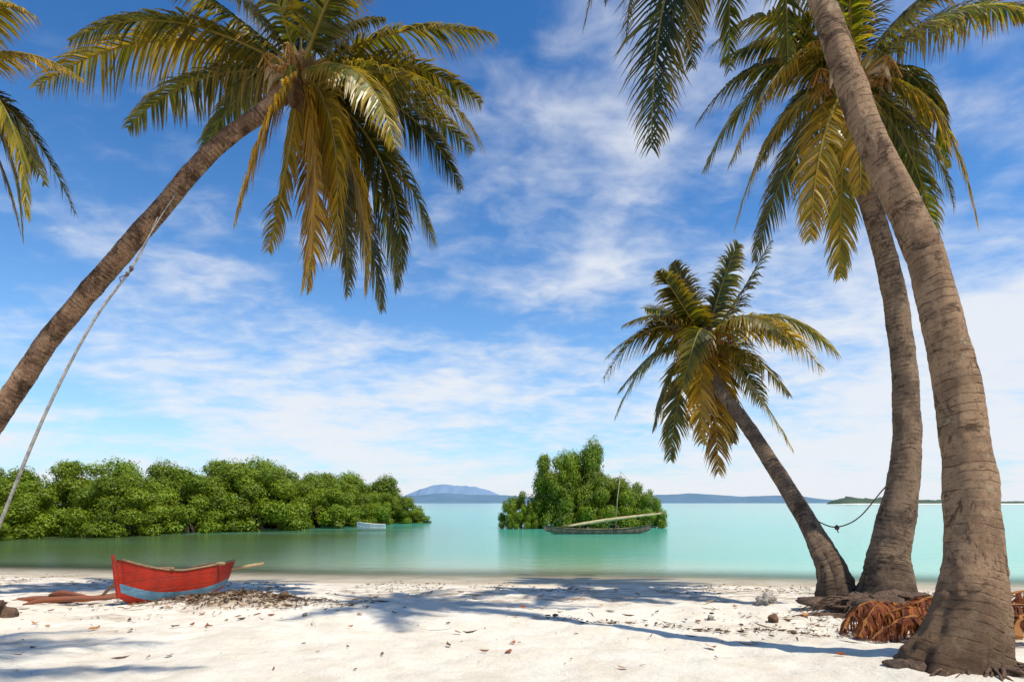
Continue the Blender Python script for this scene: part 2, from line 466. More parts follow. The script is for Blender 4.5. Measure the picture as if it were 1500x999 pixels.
def palm(label, pts, rad, unit, fronds, tmat, seed, leaf=.26, n=60, width=.045, ringamp=.018, trunk_seg=30, crown_r=.28, hang=.75, group=None, dt=.06):
    rng = random.Random(seed)
    base = pts[0]
    e = empty("palm_tree", base, label, "palm tree", group)
    P, rr = catmull(pts, rad, .028)
    def disp(s, th, p):
        ph = (s + .012 * noise.noise(Vector((math.cos(th), math.sin(th), s * 2 + seed)))) / .085
        saw = ph - math.floor(ph)
        am = .5 + noise.noise(Vector((0, seed, s * 5)))
        k = ringamp * (.6 - saw) * 1.2 * max(.2, am * 1.8)
        k += .09 * noise.noise(Vector((math.cos(th) * 1.3, math.sin(th) * 1.3, s * 1.7 + seed)))
        k += .07 * noise.noise(Vector((math.cos(th) * .5, seed, s * 4.2 + seed)))
        bf = max(0, 1 - s / 1.3)
        k += bf * .34 * noise.noise(Vector((math.cos(th) * 2.6, math.sin(th) * 2.6, s * 1.6 + seed)))
        k += (.04 + .07 * bf) * noise.noise(Vector((math.cos(th) * 5, math.sin(th) * 5, s * 12)))
        return k
    v, f, uv = tube_geo(P, rr, trunk_seg, disp)
    mesh_obj("trunk", v, f, [tmat], e, base, True, uvs=uv)
    C = np.array(pts[-1], float)
    gv, gf, gc = [], [], []
    for fr in fronds:
        via = C + np.array((fr[0], fr[2], fr[1])) * unit
        tip = C + np.array((fr[3], fr[5], fr[4])) * unit
        d0 = via - C; d0 /= np.linalg.norm(d0)
        st = C + d0 * crown_r * .35 + np.array((0, 0, .1 * crown_r))
        frond(gv, gf, gc, st, via, tip, min(.95, fr[6] + dt), leaf, n, rng, hang, width)
    nfr = len(gf)
    G2 = Geo()
    G2.blob(C - np.array((0, 0, crown_r * .4)), (crown_r * .75, crown_r * .75, crown_r * 1.5), (.14, .085, .04), 0, 16, 12, .5, seed)
    for i in range(30):
        th = rng.uniform(0, 2 * math.pi); up = rng.uniform(-.9, 1)
        d = np.array((math.cos(th), math.sin(th), up)); d /= np.linalg.norm(d)
        s0 = C + d * crown_r * .3 - np.array((0, 0, crown_r * .4)); s1 = s0 + d * crown_r * rng.uniform(.8, 1.5)
        G2.tube([s0, (s0 + s1) / 2 + np.array((0, 0, .05)), s1 + np.array((0, 0, .02))], [.06 * crown_r / .28, .05 * crown_r / .28, .01], 6, tuple(np.array((.26, .14, .05)) * rng.uniform(.5, 1.5)))
    for i in range(9):
        th = rng.uniform(0, 2 * math.pi)
        d = np.array((math.cos(th), math.sin(th), 0))
        s0 = C + d * crown_r * .5; s1 = s0 + d * crown_r * 1.2 + np.array((0, 0, .1))
        G2.tube([s0, s1, s1 + d * .15 * crown_r / .28 - np.array((0, 0, crown_r))], [.02, .018, .008], 5, (.42, .24, .06), .1)
        for k in range(9):
            a = s1 + d * .02 * k * crown_r
            G2.tube([a, a + np.array((rng.uniform(-.1, .1), rng.uniform(-.1, .1), -.1)), a + np.array((rng.uniform(-.2, .2), rng.uniform(-.2, .2), -rng.uniform(.3, .6)))],
                    [.007, .006, .003], 4, tuple(np.array((.42, .22, .06)) * rng.uniform(.5, 1.1)))
    for i in range(3):
        th = rng.uniform(0, 2 * math.pi)
        d = np.array((math.cos(th), math.sin(th) , 0))
        s0 = C + d * crown_r * .8; s1 = s0 + d * crown_r * .7 - np.array((0, 0, .02)); s2 = s1 + d * .1 - np.array((0, 0, crown_r * .9))
        G2.tube([s0, s1, s2], [.02, .06, .008], 6, (.55, .42, .27), .08)
    for i in range(6):
        th = rng.uniform(0, 2 * math.pi)
        c = C + np.array((math.cos(th) * crown_r * .9, math.sin(th) * crown_r * .9, -crown_r * rng.uniform(.3, .9)))
        G2.blob(c, (.09, .09, .12), (.10, .12, .02) if i % 2 else (.2, .13, .04), 0, 12, 8, .1, i)
    o = len(gv)
    gv += [tuple(q) for q in G2.v]; gc += G2.c
    gf += [tuple(o + k for k in ff) for ff in G2.f]
    mesh_obj("crown", gv, gf, [FROND, FIBRE], e, base, False, tint=gc, fmat=[0] * nfr + [1] * (len(gf) - nfr))
    return e

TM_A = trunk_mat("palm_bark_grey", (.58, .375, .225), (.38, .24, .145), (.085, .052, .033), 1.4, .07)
TM_B = trunk_mat("palm_bark_dark", (.38, .26, .165), (.21, .145, .10), (.05, .035, .025), 1.1, .06)  # darker brown bark for the two paired palms
TM_L = trunk_mat("palm_bark_brown", (.58, .35, .21), (.27, .155, .10), (.05, .032, .02), .8, .065)

LW = [(-190, 35, -20, -355, -45, -40, .45), (-110, 15, 60, -195, -75, 90, .2), (-160, 15, 30, -290, -40, 60, .25), (-150, 30, -60, -250, -40, -120, .35),
      (150, 55, -10, 285, 35, -30, .35), (120, 40, 90, 240, -20, 160, .12), (140, 50, 50, 260, 10, 80, .35),
      (170, -30, -30, 270, -135, -50, .42), (120, -90, 30, 190, -230, 50, .2), (105, -60, -90, 165, -185, -140, .42), (140, -10, 70, 225, -110, 110, .1),
      (85, -150, -30, 102, -325, -30, .56), (40, -160, -60, 28, -335, -70, .72), (-12, -120, -90, -42, -270, -120, .62), (-25, -110, 20, -58, -245, 30, .6),
      (62, -140, 90, 92, -300, 130, .08), (65, -120, -60, 70, -300, -70, .5), (10, -130, 30, 0, -300, 40, .8), (115, -120, 0, 148, -285, 0, .2),
      (95, -130, 60, 125, -280, 90, .05), (30, -110, 70, 45, -270, 100, .1), (50, -110, 0, 70, -320, 0, .35),
      (-60, 90, 0, -130, 150, 20, .1), (-30, 120, -60, -60, 220, -150, .2), (20, 130, 60, 60, 240, 100, .05), (70, 110, -40, 150, 170, -80, .1), (-10, 110, 20, -40, 180, 40, .05), (50, 90, 30, 110, 130, 60, .05),
      (-90, 75, 80, -200, 110, 160, .0), (100, 80, 80, 210, 80, 170, .05), (-20, 30, 150, 0, -60, 270, .05), (-100, 60, -60, -180, 60, -150, .25), (90, 70, -100, 170, 60, -200, .25)]
palm("tall leaning coconut palm with golden drooping fronds and roped trunk",
     [(-9.71, 9.3, -.1), (-8.88, 9.3, 1.46), (-7.75, 9.3, 3.06), (-7.02, 9.3, 4.15), (-6.2, 9.3, 5.13), (-5.53, 9.3, 5.9), (-4.86, 9.3, 6.68), (-4.34, 9.3, 7.2), (-3.72, 9.3, 7.66), (-3.2, 9.3, 8.18)],
     [.25, .19, .148, .14, .134, .13, .125, .12, .115, .115], .01033, LW, TM_L, 3, .24, 96, .038, dt=.0)

LN = [(95, 85, -20, 172, 70, -30, .4), (105, 50, 10, 205, 15, 20, .5), (105, -40, -10, 150, -205, -20, .35), (85, -60, 10, 120, -225, 10, .2), (60, -70, 20, 100, -205, 30, .55), (80, -20, 50, 140, -150, 90, .1),
      (-100, 50, 0, -200, -20, 0, .3), (-60, -50, -60, -120, -180, -90, .5), (0, 110, 30, 20, 200, 60, .2), (-60, 100, -40, -140, 160, -60, .2), (0, 40, 110, 0, -40, 210, .2), (-20, -90, 0, -30, -240, 0, .7), (20, -60, -80, 40, -200, -120, .5)]
palm("coconut palm with a dark root mound on the sand",
     [(-6.5, 7.3, .1), (-6.5, 7.3, .5), (-6.55, 7.3, 1.19), (-6.67, 7.3, 3.62), (-6.81, 7.3, 5.65), (-6.85, 7.3, 6.7)],
     [.38, .23, .15, .14, .14, .13], .00811, LN, TM_L, 5, .25, 84, .032, dt=0)

LA = [(-125, -200, -30, -165, -490, -40, .02), (-100, -190, 10, -150, -460, 0, .0), (-140, -110, 0, -195, -320, -10, .04), (-150, -30, 20, -250, -260, 30, .04), (-60, -90, 60, -70, -285, 90, .1), (60, -100, 60, 80, -285, 80, .15), (-20, -100, 40, -20, -310, 60, .1), (-110, 20, 80, -200, -130, 150, .1),
      (-160, 60, 0, -330, -60, 0, .15), (150, 80, 0, 330, -40, 0, .2), (120, 60, -110, 230, -60, -220, .2), (-110, 70, -120, -230, -40, -230, .2), (0, 90, -160, 0, -10, -330, .2),
      (0, 80, 170, 0, -80, 330, .2), (110, 50, 130, 200, -100, 250, .2), (40, 150, 20, 90, 260, 40, .1), (-50, 150, -20, -110, 250, -60, .1), (0, 150, 80, 10, 240, 170, .1), (120, -50, 0, 200, -230, 0, .3), (-90, 110, 90, -200, 130, 190, .1)]
palm("tall grey coconut palm trunk flaring at its base on the sand",
     [(3.32, 4.66, .1), (3.34, 4.66, .36), (3.50, 4.7, .85), (3.6, 4.8, 1.364), (3.657, 4.95, 2.18), (3.615, 5.1, 3.04), (3.504, 5.3, 3.98), (3.2, 5.5, 4.98), (2.97, 5.9, 6.53), (2.64, 6.6, 8.94)],
     [.46, .36, .245, .195, .172, .154, .138, .125, .112, .105], .00733, LA, TM_A, 7, .23, 84, .028, trunk_seg=56, dt=0, hang=.5)

LB = [(-95, 15, -40, -195, -150, -60, .5), (-60, -110, -40, -82, -250, -50, .58), (-110, 80, -20, -220, 20, -40, .25), (-95, 45, 60, -180, -70, 110, .25),
      (90, -55, -40, 142, -235, -60, .45), (90, -20, 60, 160, -150, 100, .05), (20, -120, 60, 35, -250, 90, .45), (130, 85, -20, 245, 65, -40, .25), (100, 50, 40, 165, -30, 80, .05),
      (30, 110, 20, 50, 190, 40, .05), (-40, 110, -40, -110, 180, -80, .15), (90, 110, 30, 160, 170, 40, .05), (-20, -100, -60, -30, -200, -80, .6), (70, -100, -50, 95, -220, -80, .25),
      (-30, -40, 120, -60, -180, 200, .0), (60, 60, -90, 110, 10, -150, .1), (-50, 60, -90, -100, 0, -160, .2), (-90, -40, 30, -150, -190, 50, .5), (-120, 40, 20, -215, -40, 30, .15),
      (140, 110, 20, 280, 130, 30, .1), (110, 20, 20, 172, -100, 40, .15), (-70, 90, 40, -160, 90, 80, .0), (100, -70, 30, 160, -210, 50, .2),
      (60, 20, 60, 120, -60, 110, .0), (-40, 20, 70, -90, -60, 120, .0)]
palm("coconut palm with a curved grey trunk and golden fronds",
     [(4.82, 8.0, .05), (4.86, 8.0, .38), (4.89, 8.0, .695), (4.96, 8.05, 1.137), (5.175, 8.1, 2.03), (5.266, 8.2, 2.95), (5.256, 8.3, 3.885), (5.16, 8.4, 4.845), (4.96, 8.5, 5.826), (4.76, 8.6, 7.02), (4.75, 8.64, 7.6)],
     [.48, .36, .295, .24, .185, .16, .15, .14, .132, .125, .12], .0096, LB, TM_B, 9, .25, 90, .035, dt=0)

LC = [(45, 65, 0, 85, 140, -20, .12), (15, 75, -20, 28, 125, -50, .15), (-25, 65, 0, -50, 115, -10, .12), (-45, 50, -30, -82, 85, -60, .2),
      (-60, 38, -10, -125, 22, -20, .25), (-80, 22, 0, -150, -50, 0, .38), (-52, -35, -30, -88, -130, -50, .25), (-28, -60, 30, -42, -165, 40, .2), (0, -75, -30, 5, -190, -40, .85),
      (52, -55, -20, 112, -155, -30, .5), (40, -30, -60, 80, -90, -90, .35), (95, 38, -10, 182, -20, -20, .3), (85, 48, 40, 172, 15, 70, .45), (60, 0, 50, 115, -75, 80, .1),
      (-45, 15, 60, -110, -50, 100, .1), (-30, 0, -60, -60, -80, -90, .25), (25, 60, 40, 60, 95, 80, .35), (-35, 55, 40, -70, 80, 90, .1), (30, -60, 20, 50, -140, 30, .3), (-20, -50, -40, -25, -150, -60, .65), (-70, -10, 30, -125, -100, 50, .25),
      (30, 20, -70, 65, -30, -120, .4), (70, 15, -50, 135, -55, -70, .45), (-70, 30, 20, -140, -10, 40, .4)]
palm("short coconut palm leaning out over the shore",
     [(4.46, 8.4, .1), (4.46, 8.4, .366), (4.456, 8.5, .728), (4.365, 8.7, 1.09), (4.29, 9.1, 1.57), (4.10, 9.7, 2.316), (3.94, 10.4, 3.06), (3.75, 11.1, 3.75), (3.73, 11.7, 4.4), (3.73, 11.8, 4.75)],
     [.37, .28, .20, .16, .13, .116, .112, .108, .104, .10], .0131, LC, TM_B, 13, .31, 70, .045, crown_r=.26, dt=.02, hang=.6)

LS = []
rs = random.Random(4)
for i in range(17):
    a = i * 2.4; q = rs.uniform(.8, 1.1)
    el = rs.choice([.2, .5, .9, -.2])
    LS.append((math.cos(a) * 150 * q, el * 130, math.sin(a) * 150 * q, math.cos(a) * 310 * q, el * 150 - 110, math.sin(a) * 310 * q, .25))
palm("tall coconut palm shading the sand near the shore path",
     [(-2.2, .3, .3), (-2.2, .4, 1.2), (-2.0, .9, 4.0), (-1.8, 1.5, 6.5), (-1.7, 1.9, 8.2)], [.4, .2, .15, .14, .12], .0095, LS, TM_L, 17, .25, 50, .045, trunk_seg=16)

# ------------------------------------------------------------ mangroves
LEAF = foliage_mat("mangrove_leaf", .30, .5, .3)
BARK = simple_mat("mangrove_bark", (.08, .06, .04), (.04, .03, .02), 6, .95, 0)
def mangrove_meshes(seed, w, h, nl=26, leaves=1150, lsize=.06):
    rg = np.random.default_rng(seed); rr = random.Random(seed)
    lob = []
    for i in range(nl):
        a = rr.uniform(0, 2 * math.pi); q = math.sqrt(rr.random()); t = rr.random() ** .9
        hh = h * (.10 + .76 * t)
        ww = w * .5 * math.sqrt(max(.12, 1 - .78 * t ** 2))
        lob.append((math.cos(a) * q * ww, math.sin(a) * q * ww * .9, hh, rr.choice((.4, .5, .65, .8)) * rr.uniform(.85, 1.1) * h / 4.2))
    for ring, (hr, rad_, nn_) in enumerate(((.10, .47, 11), (.32, .44, 10), (.55, .34, 7))):
        for i in range(nn_):
            a = i * 2 * math.pi / nn_ + rr.uniform(-.25, .25) + ring
            lob.append((math.cos(a) * w * rad_, math.sin(a) * w * rad_ * .92, h * hr * rr.uniform(.85, 1.15), rr.uniform(.5, .72) * h / 4.2))
    V = []; Cc = []
    for (x, y, z, r) in lob:
        n = int(leaves * (r / .7) ** 2)
        d = rg.normal(size=(n, 3)); d /= np.linalg.norm(d, axis=1)[:, None]
        lump = np.array([noise.noise(Vector(k * 2.8) + Vector((x, y, z))) for k in d])
        rad = r * (rg.uniform(.3, 1.0, n) ** .5 + lump * .45)
        c = np.array((x, y, z)) + d * rad[:, None] * np.array((1.08, 1.08, .85))
        keep = c[:, 2] > .04
        c = c[keep]; d = d[keep]; n = len(c)
        nn = d + rg.normal(size=(n, 3)) * .42 + np.array((0, 0, .5)); nn /= np.linalg.norm(nn, axis=1)[:, None]
        a = np.cross(nn, rg.normal(size=(n, 3))); a /= np.linalg.norm(a, axis=1)[:, None]
        bb = np.cross(nn, a)
        s = lsize * rg.uniform(.6, 1.3, n)[:, None]
        V.append(np.stack([c - a * s, c + bb * s * .65, c + a * s, c - bb * s * .65], 1).reshape(-1, 3))
        k = rr.uniform(.75, 1.2) * rg.uniform(.75, 1.25, n)
        yel = rg.random(n)[:, None] * rr.uniform(.3, 1.0)
        col = (np.array((.12, .20, .010)) * (1 - yel) + np.array((.26, .33, .016)) * yel) * k[:, None]
        Cc.append(np.repeat(col, 4, 0))
    V = np.concatenate(V); Cc = np.concatenate(Cc)
    F = [(i, i + 1, i + 2, i + 3) for i in range(0, len(V), 4)]
    g = Geo()
    for i in range(6):
        a = rr.uniform(0, 6.28); bx, by = math.cos(a) * .3, math.sin(a) * .3
        ex, ey, ez, er = lob[rr.randrange(nl)]
        g.tube([(bx * 2, by * 2, -.6), (bx, by, .5), ((bx + ex) / 2, (by + ey) / 2, max(1, ez * .6)), (ex, ey, ez)], [.1, .12, .07, .03], 7, step=.3)
    for i in range(16):
        a = rr.uniform(0, 6.28); q = rr.uniform(.2, .42) * w
        g.tube([(math.cos(a) * q * .4, math.sin(a) * q * .4, rr.uniform(.7, 1.3)), (math.cos(a) * q * .85, math.sin(a) * q * .85, rr.uniform(.4, .7)), (math.cos(a) * q, math.sin(a) * q, -.5)], [.03, .025, .02], 5, step=.25)
    return V, F, Cc, g
variants = []
for k, (w_, h_, nl) in enumerate([(5.6, 3.9, 34), (5.0, 4.3, 32), (6.2, 3.5, 36), (4.4, 4.6, 28)]):
    variants.append(mangrove_meshes(40 + k, w_, h_, nl))
protos = {}
def place_mangrove(k, loc, rot, sc, label, group):
    e = empty("mangrove_tree", loc, label, "mangrove tree", group)
    e.rotation_euler = (0, 0, rot); e.scale = sc
    if k not in protos:
        V, F, Cc, g = variants[k]
        c = mesh_obj("crown", V, F, [LEAF], e, (0, 0, 0), False, tint=Cc)
        t = g.obj("trunk", [BARK], e, (0, 0, 0), True)
        protos[k] = (c, t)
    else:
        for s in protos[k]:
            o = s.copy(); o.parent = e; COL.objects.link(o)
    return e
rg = random.Random(21)
line = [(-30, 28), (-25.5, 29), (-21.5, 31), (-19, 34.5), (-17, 38.5), (-14.6, 42.5), (-12.2, 46.5), (-10.2, 50.5)]
hs_ = [1.0, .98, 1.0, 1.04, 1.04, 1.0, .92, .86]
cnt = 0
for i in range(len(line)):
    for row in range(2):
        x = line[i][0] + rg.uniform(-.6, .6) - row * 2.8 + row * .8
        y = line[i][1] + rg.uniform(-.6, .6) + row * 2.8
        s = hs_[i] * rg.uniform(.85, 1.08) * (1 + .12 * row)
        place_mangrove(cnt % 4, (x, y + 1.5, -.05), rg.uniform(0, 6.28), (s * rg.uniform(1.05, 1.2), s * 1.05, s), "dense green mangrove standing in shallow lagoon water", "mangroves along the lagoon edge"); cnt += 1
place_mangrove(2, (-8.6, 52.5, -.05), 1.0, (.55, .5, .33), "low mangrove bush at the end of the bank", "mangroves along the lagoon edge")
place_mangrove(0, (-24.0, 27.2, -.05), 2.0, (.5, .5, .45), "low mangrove bush at the water edge", "mangroves along the lagoon edge")
gi = "mangrove clump standing alone in the lagoon"
lb = "round green mangrove in an isolated clump in the lagoon"
place_mangrove(1, (3.1, 42, -.05), .4, (.72, .85, 1.28), lb, gi)
place_mangrove(3, (5.0, 42.5, -.05), 2.2, (.66, .85, 1.40), "tallest mangrove of the isolated clump", gi)
place_mangrove(0, (6.6, 42, -.05), 4.0, (.85, .9, .97), lb, gi)
place_mangrove(2, (8.5, 42, -.05), 5.0, (.58, .7, .92), lb, gi)
place_mangrove(2, (.5, 41.5, -.05), 3.0, (.44, .6, .74), "low mangrove bush at the edge of the clump", gi)

# ------------------------------------------------------------ boats
def hull_geo(L, W, keel, sheer, wid, bands, thick=.03, nt_=28, na=16, p=.75, rake=0):
    V = []; F = []; M = []
    def sec(t, ins):
        row = []
        hw = max(.004, wid(t) * W / 2 - ins); kz = keel(t) + ins; sz = sheer(t)
        for k in range(na + 1):
            a = math.pi * k / na
            c = math.cos(a); s = math.sin(a)
            y = hw * (abs(c) ** .62) * (1 if c > 0 else -1)
            z = sz - (sz - kz) * (s ** p)
            row.append((t * L + rake * max(0, t - .6) / .4 * (z - kz), y, z))
        return row
    for ins in (0, thick):
        for i in range(nt_ + 1):
            V += sec(i / nt_, ins)
    n1 = na + 1; off = (nt_ + 1) * n1
    for i in range(nt_):
        for k in range(na):
            F.append((i * n1 + k, i * n1 + k + 1, (i + 1) * n1 + k + 1, (i + 1) * n1 + k))
            a = math.pi * (k + .5) / na; fr = 1 - math.sin(a) ** p
            mm = bands[-1][1]
            for lim, mt in bands:
                if fr <= lim: mm = mt; break
            M.append(mm)
            F.append((off + i * n1 + k, off + (i + 1) * n1 + k, off + (i + 1) * n1 + k + 1, off + i * n1 + k + 1)); M.append(3)
        for k in (0, na):
            F.append((i * n1 + k, (i + 1) * n1 + k, off + (i + 1) * n1 + k, off + i * n1 + k)); M.append(bands[-1][1])
    for i, o in ((nt_, 0), (0, 0)):
        F.append(tuple(i * n1 + k for k in range(n1))); M.append(bands[-1][1])
    return V, F, M

def paint(name, c, c2, rough=.5, worn=(.25, .17, .11), amt=.3):
    m, nt, out = new_mat(name); b = NB(nt)
    ob = b.n("ShaderNodeTexCoord").outputs["Object"]
    cc = b.mix(b.ramp01(b.noise(ob, 5, 6, .65), .35, .65), c, c2)
    ch = b.ramp01(b.noise(b.mapping(ob, (1, 1, 2.2)), 13, 8, .75), .60, .66)
    cc = b.mix(b.math('MULTIPLY', ch, amt), cc, worn)
    sx = b.n("ShaderNodeSeparateXYZ"); b.l(ob, sx.inputs[0])
    fr = b.math('FRACT', b.math('MULTIPLY', b.math('ADD', sx.outputs[2], b.math('MULTIPLY', b.noise(ob, 2, 2), .02)), 7.0))
    seam = b.ramp01(b.math('ABSOLUTE', b.math('SUBTRACT', fr, .5)), .455, .5)
    cc = b.mix(b.math('MULTIPLY', seam, .35), cc, tuple(x * .25 for x in c))
    p = b.n("ShaderNodeBsdfPrincipled"); b.l(cc, p.inputs["Base Color"]); p.inputs["Roughness"].default_value = rough
    p.inputs["Specular IOR Level"].default_value = .25
    h = b.math('SUBTRACT', b.noise(b.mapping(ob, (2, 2, 8)), 9, 5, .7), b.math('MULTIPLY', seam, .8))
    b.l(b.bump(h, .6, .010), p.inputs["Normal"]); b.l(p.outputs[0], out.inputs[0])
    return m
RED = paint("red_paint", (.36, .022, .006), (.24, .016, .006))
BLUE = paint("faded_blue_paint", (.12, .24, .33), (.06, .14, .20))
WOODI = simple_mat("boat_wood", (.34, .22, .12), (.2, .12, .07), 5, .85, .5, 40, .01, (.5, 6, 6))
REDWOOD = simple_mat("red_worn_wood", (.30, .09, .045), (.20, .09, .055), 5, .9, .6, 40, .01, (.5, 6, 6))
GREYW = simple_mat("weathered_wood", (.20, .155, .115), (.10, .075, .06), 5, .85, .4, 30, .01)
WHITE = paint("white_paint", (.8, .8, .78), (.68, .68, .66), .5, (.6, .6, .58), .3)
LBLUE = paint("light_blue_paint", (.25, .45, .6), (.2, .38, .5), .5, (.5, .5, .5), .3)
PALEW = simple_mat("pale_pole_wood", (.46, .34, .18), (.34, .24, .12), 6, .8, .3)
SAIL = simple_mat("furled_sail_cloth", (.55, .47, .26), (.40, .33, .17), 6, .9, .6, 12, .05)

bow = Vector((-5.48, 8.62, G(-5.4, 8.9) - .12))
ang = math.atan2(1.4, .86)
e = empty("outrigger_canoe", bow, "small red outrigger canoe with a blue band resting on the sand", "canoe")
e.rotation_euler = (-.18, 0, ang)
Lr = 1.5
kel = lambda t: .02 + .20 * (1 - min(1, t / .35)) ** 2.2 + .16 * max(0, (t - .6) / .4) ** 1.8
she = lambda t: .49 + .28 * max(0, 1 - t / .5) ** 1.9 + .10 * max(0, (t - .45) / .55) ** 1.6
wd = lambda t: min(1, (t / .38) ** .62) * (1 - .45 * max(0, (t - .55) / .45) ** 2)
V, F, M = hull_geo(Lr, .78, kel, she, wd, [(.15, 0), (.38, 1), (1, 0)], .035, 44, 60, .8, .45)
mesh_obj("hull", V, F, [RED, BLUE, RED, WOODI], e, (0, 0, 0), True, fmat=M)
g = Geo(); g.tube([(-.01, 0, .23), (-.03, 0, .5), (-.04, 0, .84)], [.035, .03, .022], 8); g.obj("stem_post", [RED], e)
g = Geo()
for s in (-1, 1):
    g.tube([(t * Lr + .45 * max(0, t - .6) / .4 * (she(t) - kel(t)), s * wd(t) * .39, she(t) + .012) for t in np.linspace(.03, 1, 14)], .016, 6)
g.obj("gunwale", [WOODI], e, smooth=True)
g = Geo(); g.tube([(.95, -.35, .45), (.95, .35, .45)], .035, 6); g.obj("thwart", [WOODI], e)
for x, y1, y2 in ((.55, -.42, 1.5), (1.3, -.5, 1.5)):
    g = Geo(); g.tube([(x, y1, .54), (x, 0, .58), (x - .05, (y1 + y2) / 2 + .4, .55), (x - .15, y2, .3)], [.026, .03, .028, .022], 7, step=.15); g.obj("outrigger_beam", [WOODI if x < 1 else PALEW], e, smooth=True)
g = Geo(); g.tube([(-.25, 1.55, .38), (.1, 1.52, .3), (.8, 1.5, .28), (1.5, 1.5, .28), (1.8, 1.5, .34)], [.03, .08, .1, .09, .03], 9, step=.12); g.obj("outrigger_float", [REDWOOD], e, smooth=True)
e2 = empty("wooden_pole", (-4.8, 9.8, .58), "pale wooden pole lying across the canoe stern", "pole")
g = Geo(); g.tube([(-.45, -.25, 0), (.2, .1, .05), (.7, .35, .12)], [.018, .024, .028], 7, step=.2); g.obj("shaft", [PALEW], e2, smooth=True)
for (x, y, r, L_, z) in ((-6.9, 9.35, .08, 1.6, .04), (-6.5, 9.0, .35, 1.1, .07), (-6.6, 9.2, -.3, .9, .12)):
    ee = empty("wooden_spar", (x, y, G(x, y) + z), "worn reddish outrigger spar lying on the sand", "wooden spar", "worn spars beside the canoe")
    ee.rotation_euler = (0, R.uniform(-.1, .05), r)
    g = Geo(); g.tube([(-L_ / 2, 0, -.02), (-L_ / 4, .02, .03), (L_ / 4, -.02, .02), (L_ / 2, 0, 0)], [.015, .045, .04, .02], 7, step=.1); g.obj("shaft", [REDWOOD], ee, smooth=True)

e = empty("sailing_canoe", (1.75, 33.5, -.10), "weathered brown outrigger sailing canoe moored with its sail furled", "sailing canoe")
e.rotation_euler = (0, 0, math.radians(4))
Lm = 5.9
V, F, M = hull_geo(Lm, .7, lambda t: .0 + .30 * abs(2 * t - 1) ** 4, lambda t: .38 + .22 * abs(2 * t - 1) ** 2.5, lambda t: max(.02, (1 - abs(2 * t - 1) ** 2.6)), [(1, 0)], .04, 30, 14)
mesh_obj("hull", V, F, [GREYW, GREYW, GREYW, WOODI], e, (0, 0, 0), True, fmat=M)
g = Geo(); g.tube([(3.95, 0, .1), (4.05, 0, 2.0), (4.25, 0, 3.55)], [.035, .03, .018], 7); g.obj("mast", [PALEW], e, smooth=True)
g = Geo(); g.tube([(.9, -.05, .52), (2.5, -.05, .78), (4.2, -.05, 1.02), (6.6, -.05, 1.28)], [.02, .03, .03, .015], 7, step=.3); g.obj("yard", [PALEW], e, smooth=True)
g = Geo(); g.tube([(1.3, -.08, .52), (2.2, -.08, .66), (3.2, -.08, .82), (4.6, -.08, 1.0), (6.2, -.08, 1.18), (6.5, -.08, 1.22)], [.03, .09, .10, .07, .05, .02], 9, step=.12,
                  disp=lambda s, th, p: .4 * noise.noise(Vector((s * 4, math.cos(th) * 2, math.sin(th) * 2)))); g.obj("furled_sail", [SAIL], e, smooth=True)
for x in (1.9, 4.0):
    g = Geo(); g.tube([(x, -.55, .5), (x, .6, .6), (x, 1.9, .45), (x, 2.1, .12)], .03, 6, step=.2); g.obj("outrigger_beam", [GREYW], e, smooth=True)
g = Geo(); g.tube([(.9, 2.1, .2), (1.3, 2.1, .12), (4.6, 2.1, .12), (5.0, 2.1, .22)], [.03, .07, .07, .03], 8, step=.2); g.obj("outrigger_float", [GREYW], e, smooth=True)
g = Geo()
g.tube([(4.25, 0, 3.5), (6.4, -.05, 1.25)], .008, 4); g.tube([(4.2, 0, 3.3), (.3, 0, .55)], .008, 4); g.obj("rigging", [GREYW], e)

e = empty("dinghy", (-9.6, 38.0, -.06), "small white rowing dinghy with a pale blue stripe afloat", "dinghy")
e.rotation_euler = (0, 0, math.radians(12))
V, F, M = hull_geo(1.75, .8, lambda t: .0 + .16 * (1 - min(1, t / .4)) ** 2, lambda t: .44 + .16 * (1 - t) ** 2, lambda t: min(1, (t / .45) ** .6) * (1 - .2 * max(0, t - .6)), [(.66, 0), (.78, 1), (1, 0)], .03, 20, 24)
mesh_obj("hull", V, F, [WHITE, LBLUE, WHITE, WHITE], e, (0, 0, 0), True, fmat=M)
for x in (.7, 1.3):
    g = Geo(); g.tube([(x, -.34, .36), (x, .34, .36)], .05, 6); g.obj("thwart", [LBLUE], e)

# ------------------------------------------------------------ ropes
ROPE = simple_mat("weathered_rope", (.5, .46, .42), (.3, .27, .25), 12, .9, .8, 60, .01)
DROPE = simple_mat("dark_rope", (.16, .1, .08), (.08, .05, .04), 12, .9, .6, 60, .01)
e = empty("mooring_rope", (-7.9, 9.0, .2), "taut pale rope tied around the leaning palm trunk", "rope")
org = (-7.9, 9.0, .2)
g = Geo(); g.tube([(-7.98, 9.0, .22), (-7.72, 9.0, .85), (-6.9, 9.02, 2.9), (-6.2, 9.04, 4.3), (-5.62, 9.05, 5.12)], [.026, .025, .022, .018, .016], 8, step=.1, disp=lambda s, th, p: .04 * math.sin(s * 60 + th * 2)); g.obj("strand", [ROPE], e, org, True)
g = Geo(); g.tube([(-5.62, 9.05, 5.12), (-5.4, 9.06, 5.55), (-5.18, 9.12, 6.0), (-5.05, 9.2, 6.3), (-5.05, 9.3, 6.5)], [.012, .009, .008, .008, .008], 7, step=.1); g.tube([(-5.6, 9.03, 5.15), (-5.5, 9.06, 5.3), (-5.35, 9.1, 5.7), (-5.28, 9.15, 5.95)], .007, 6, step=.1); g.obj("strand", [ROPE], e, org, True)
g = Geo(); g.blob((-5.6, 9.04, 5.14), (.028, .024, .04), rough=.6); g.blob((-5.66, 9.04, 5.06), (.024, .024, .032), rough=.6)
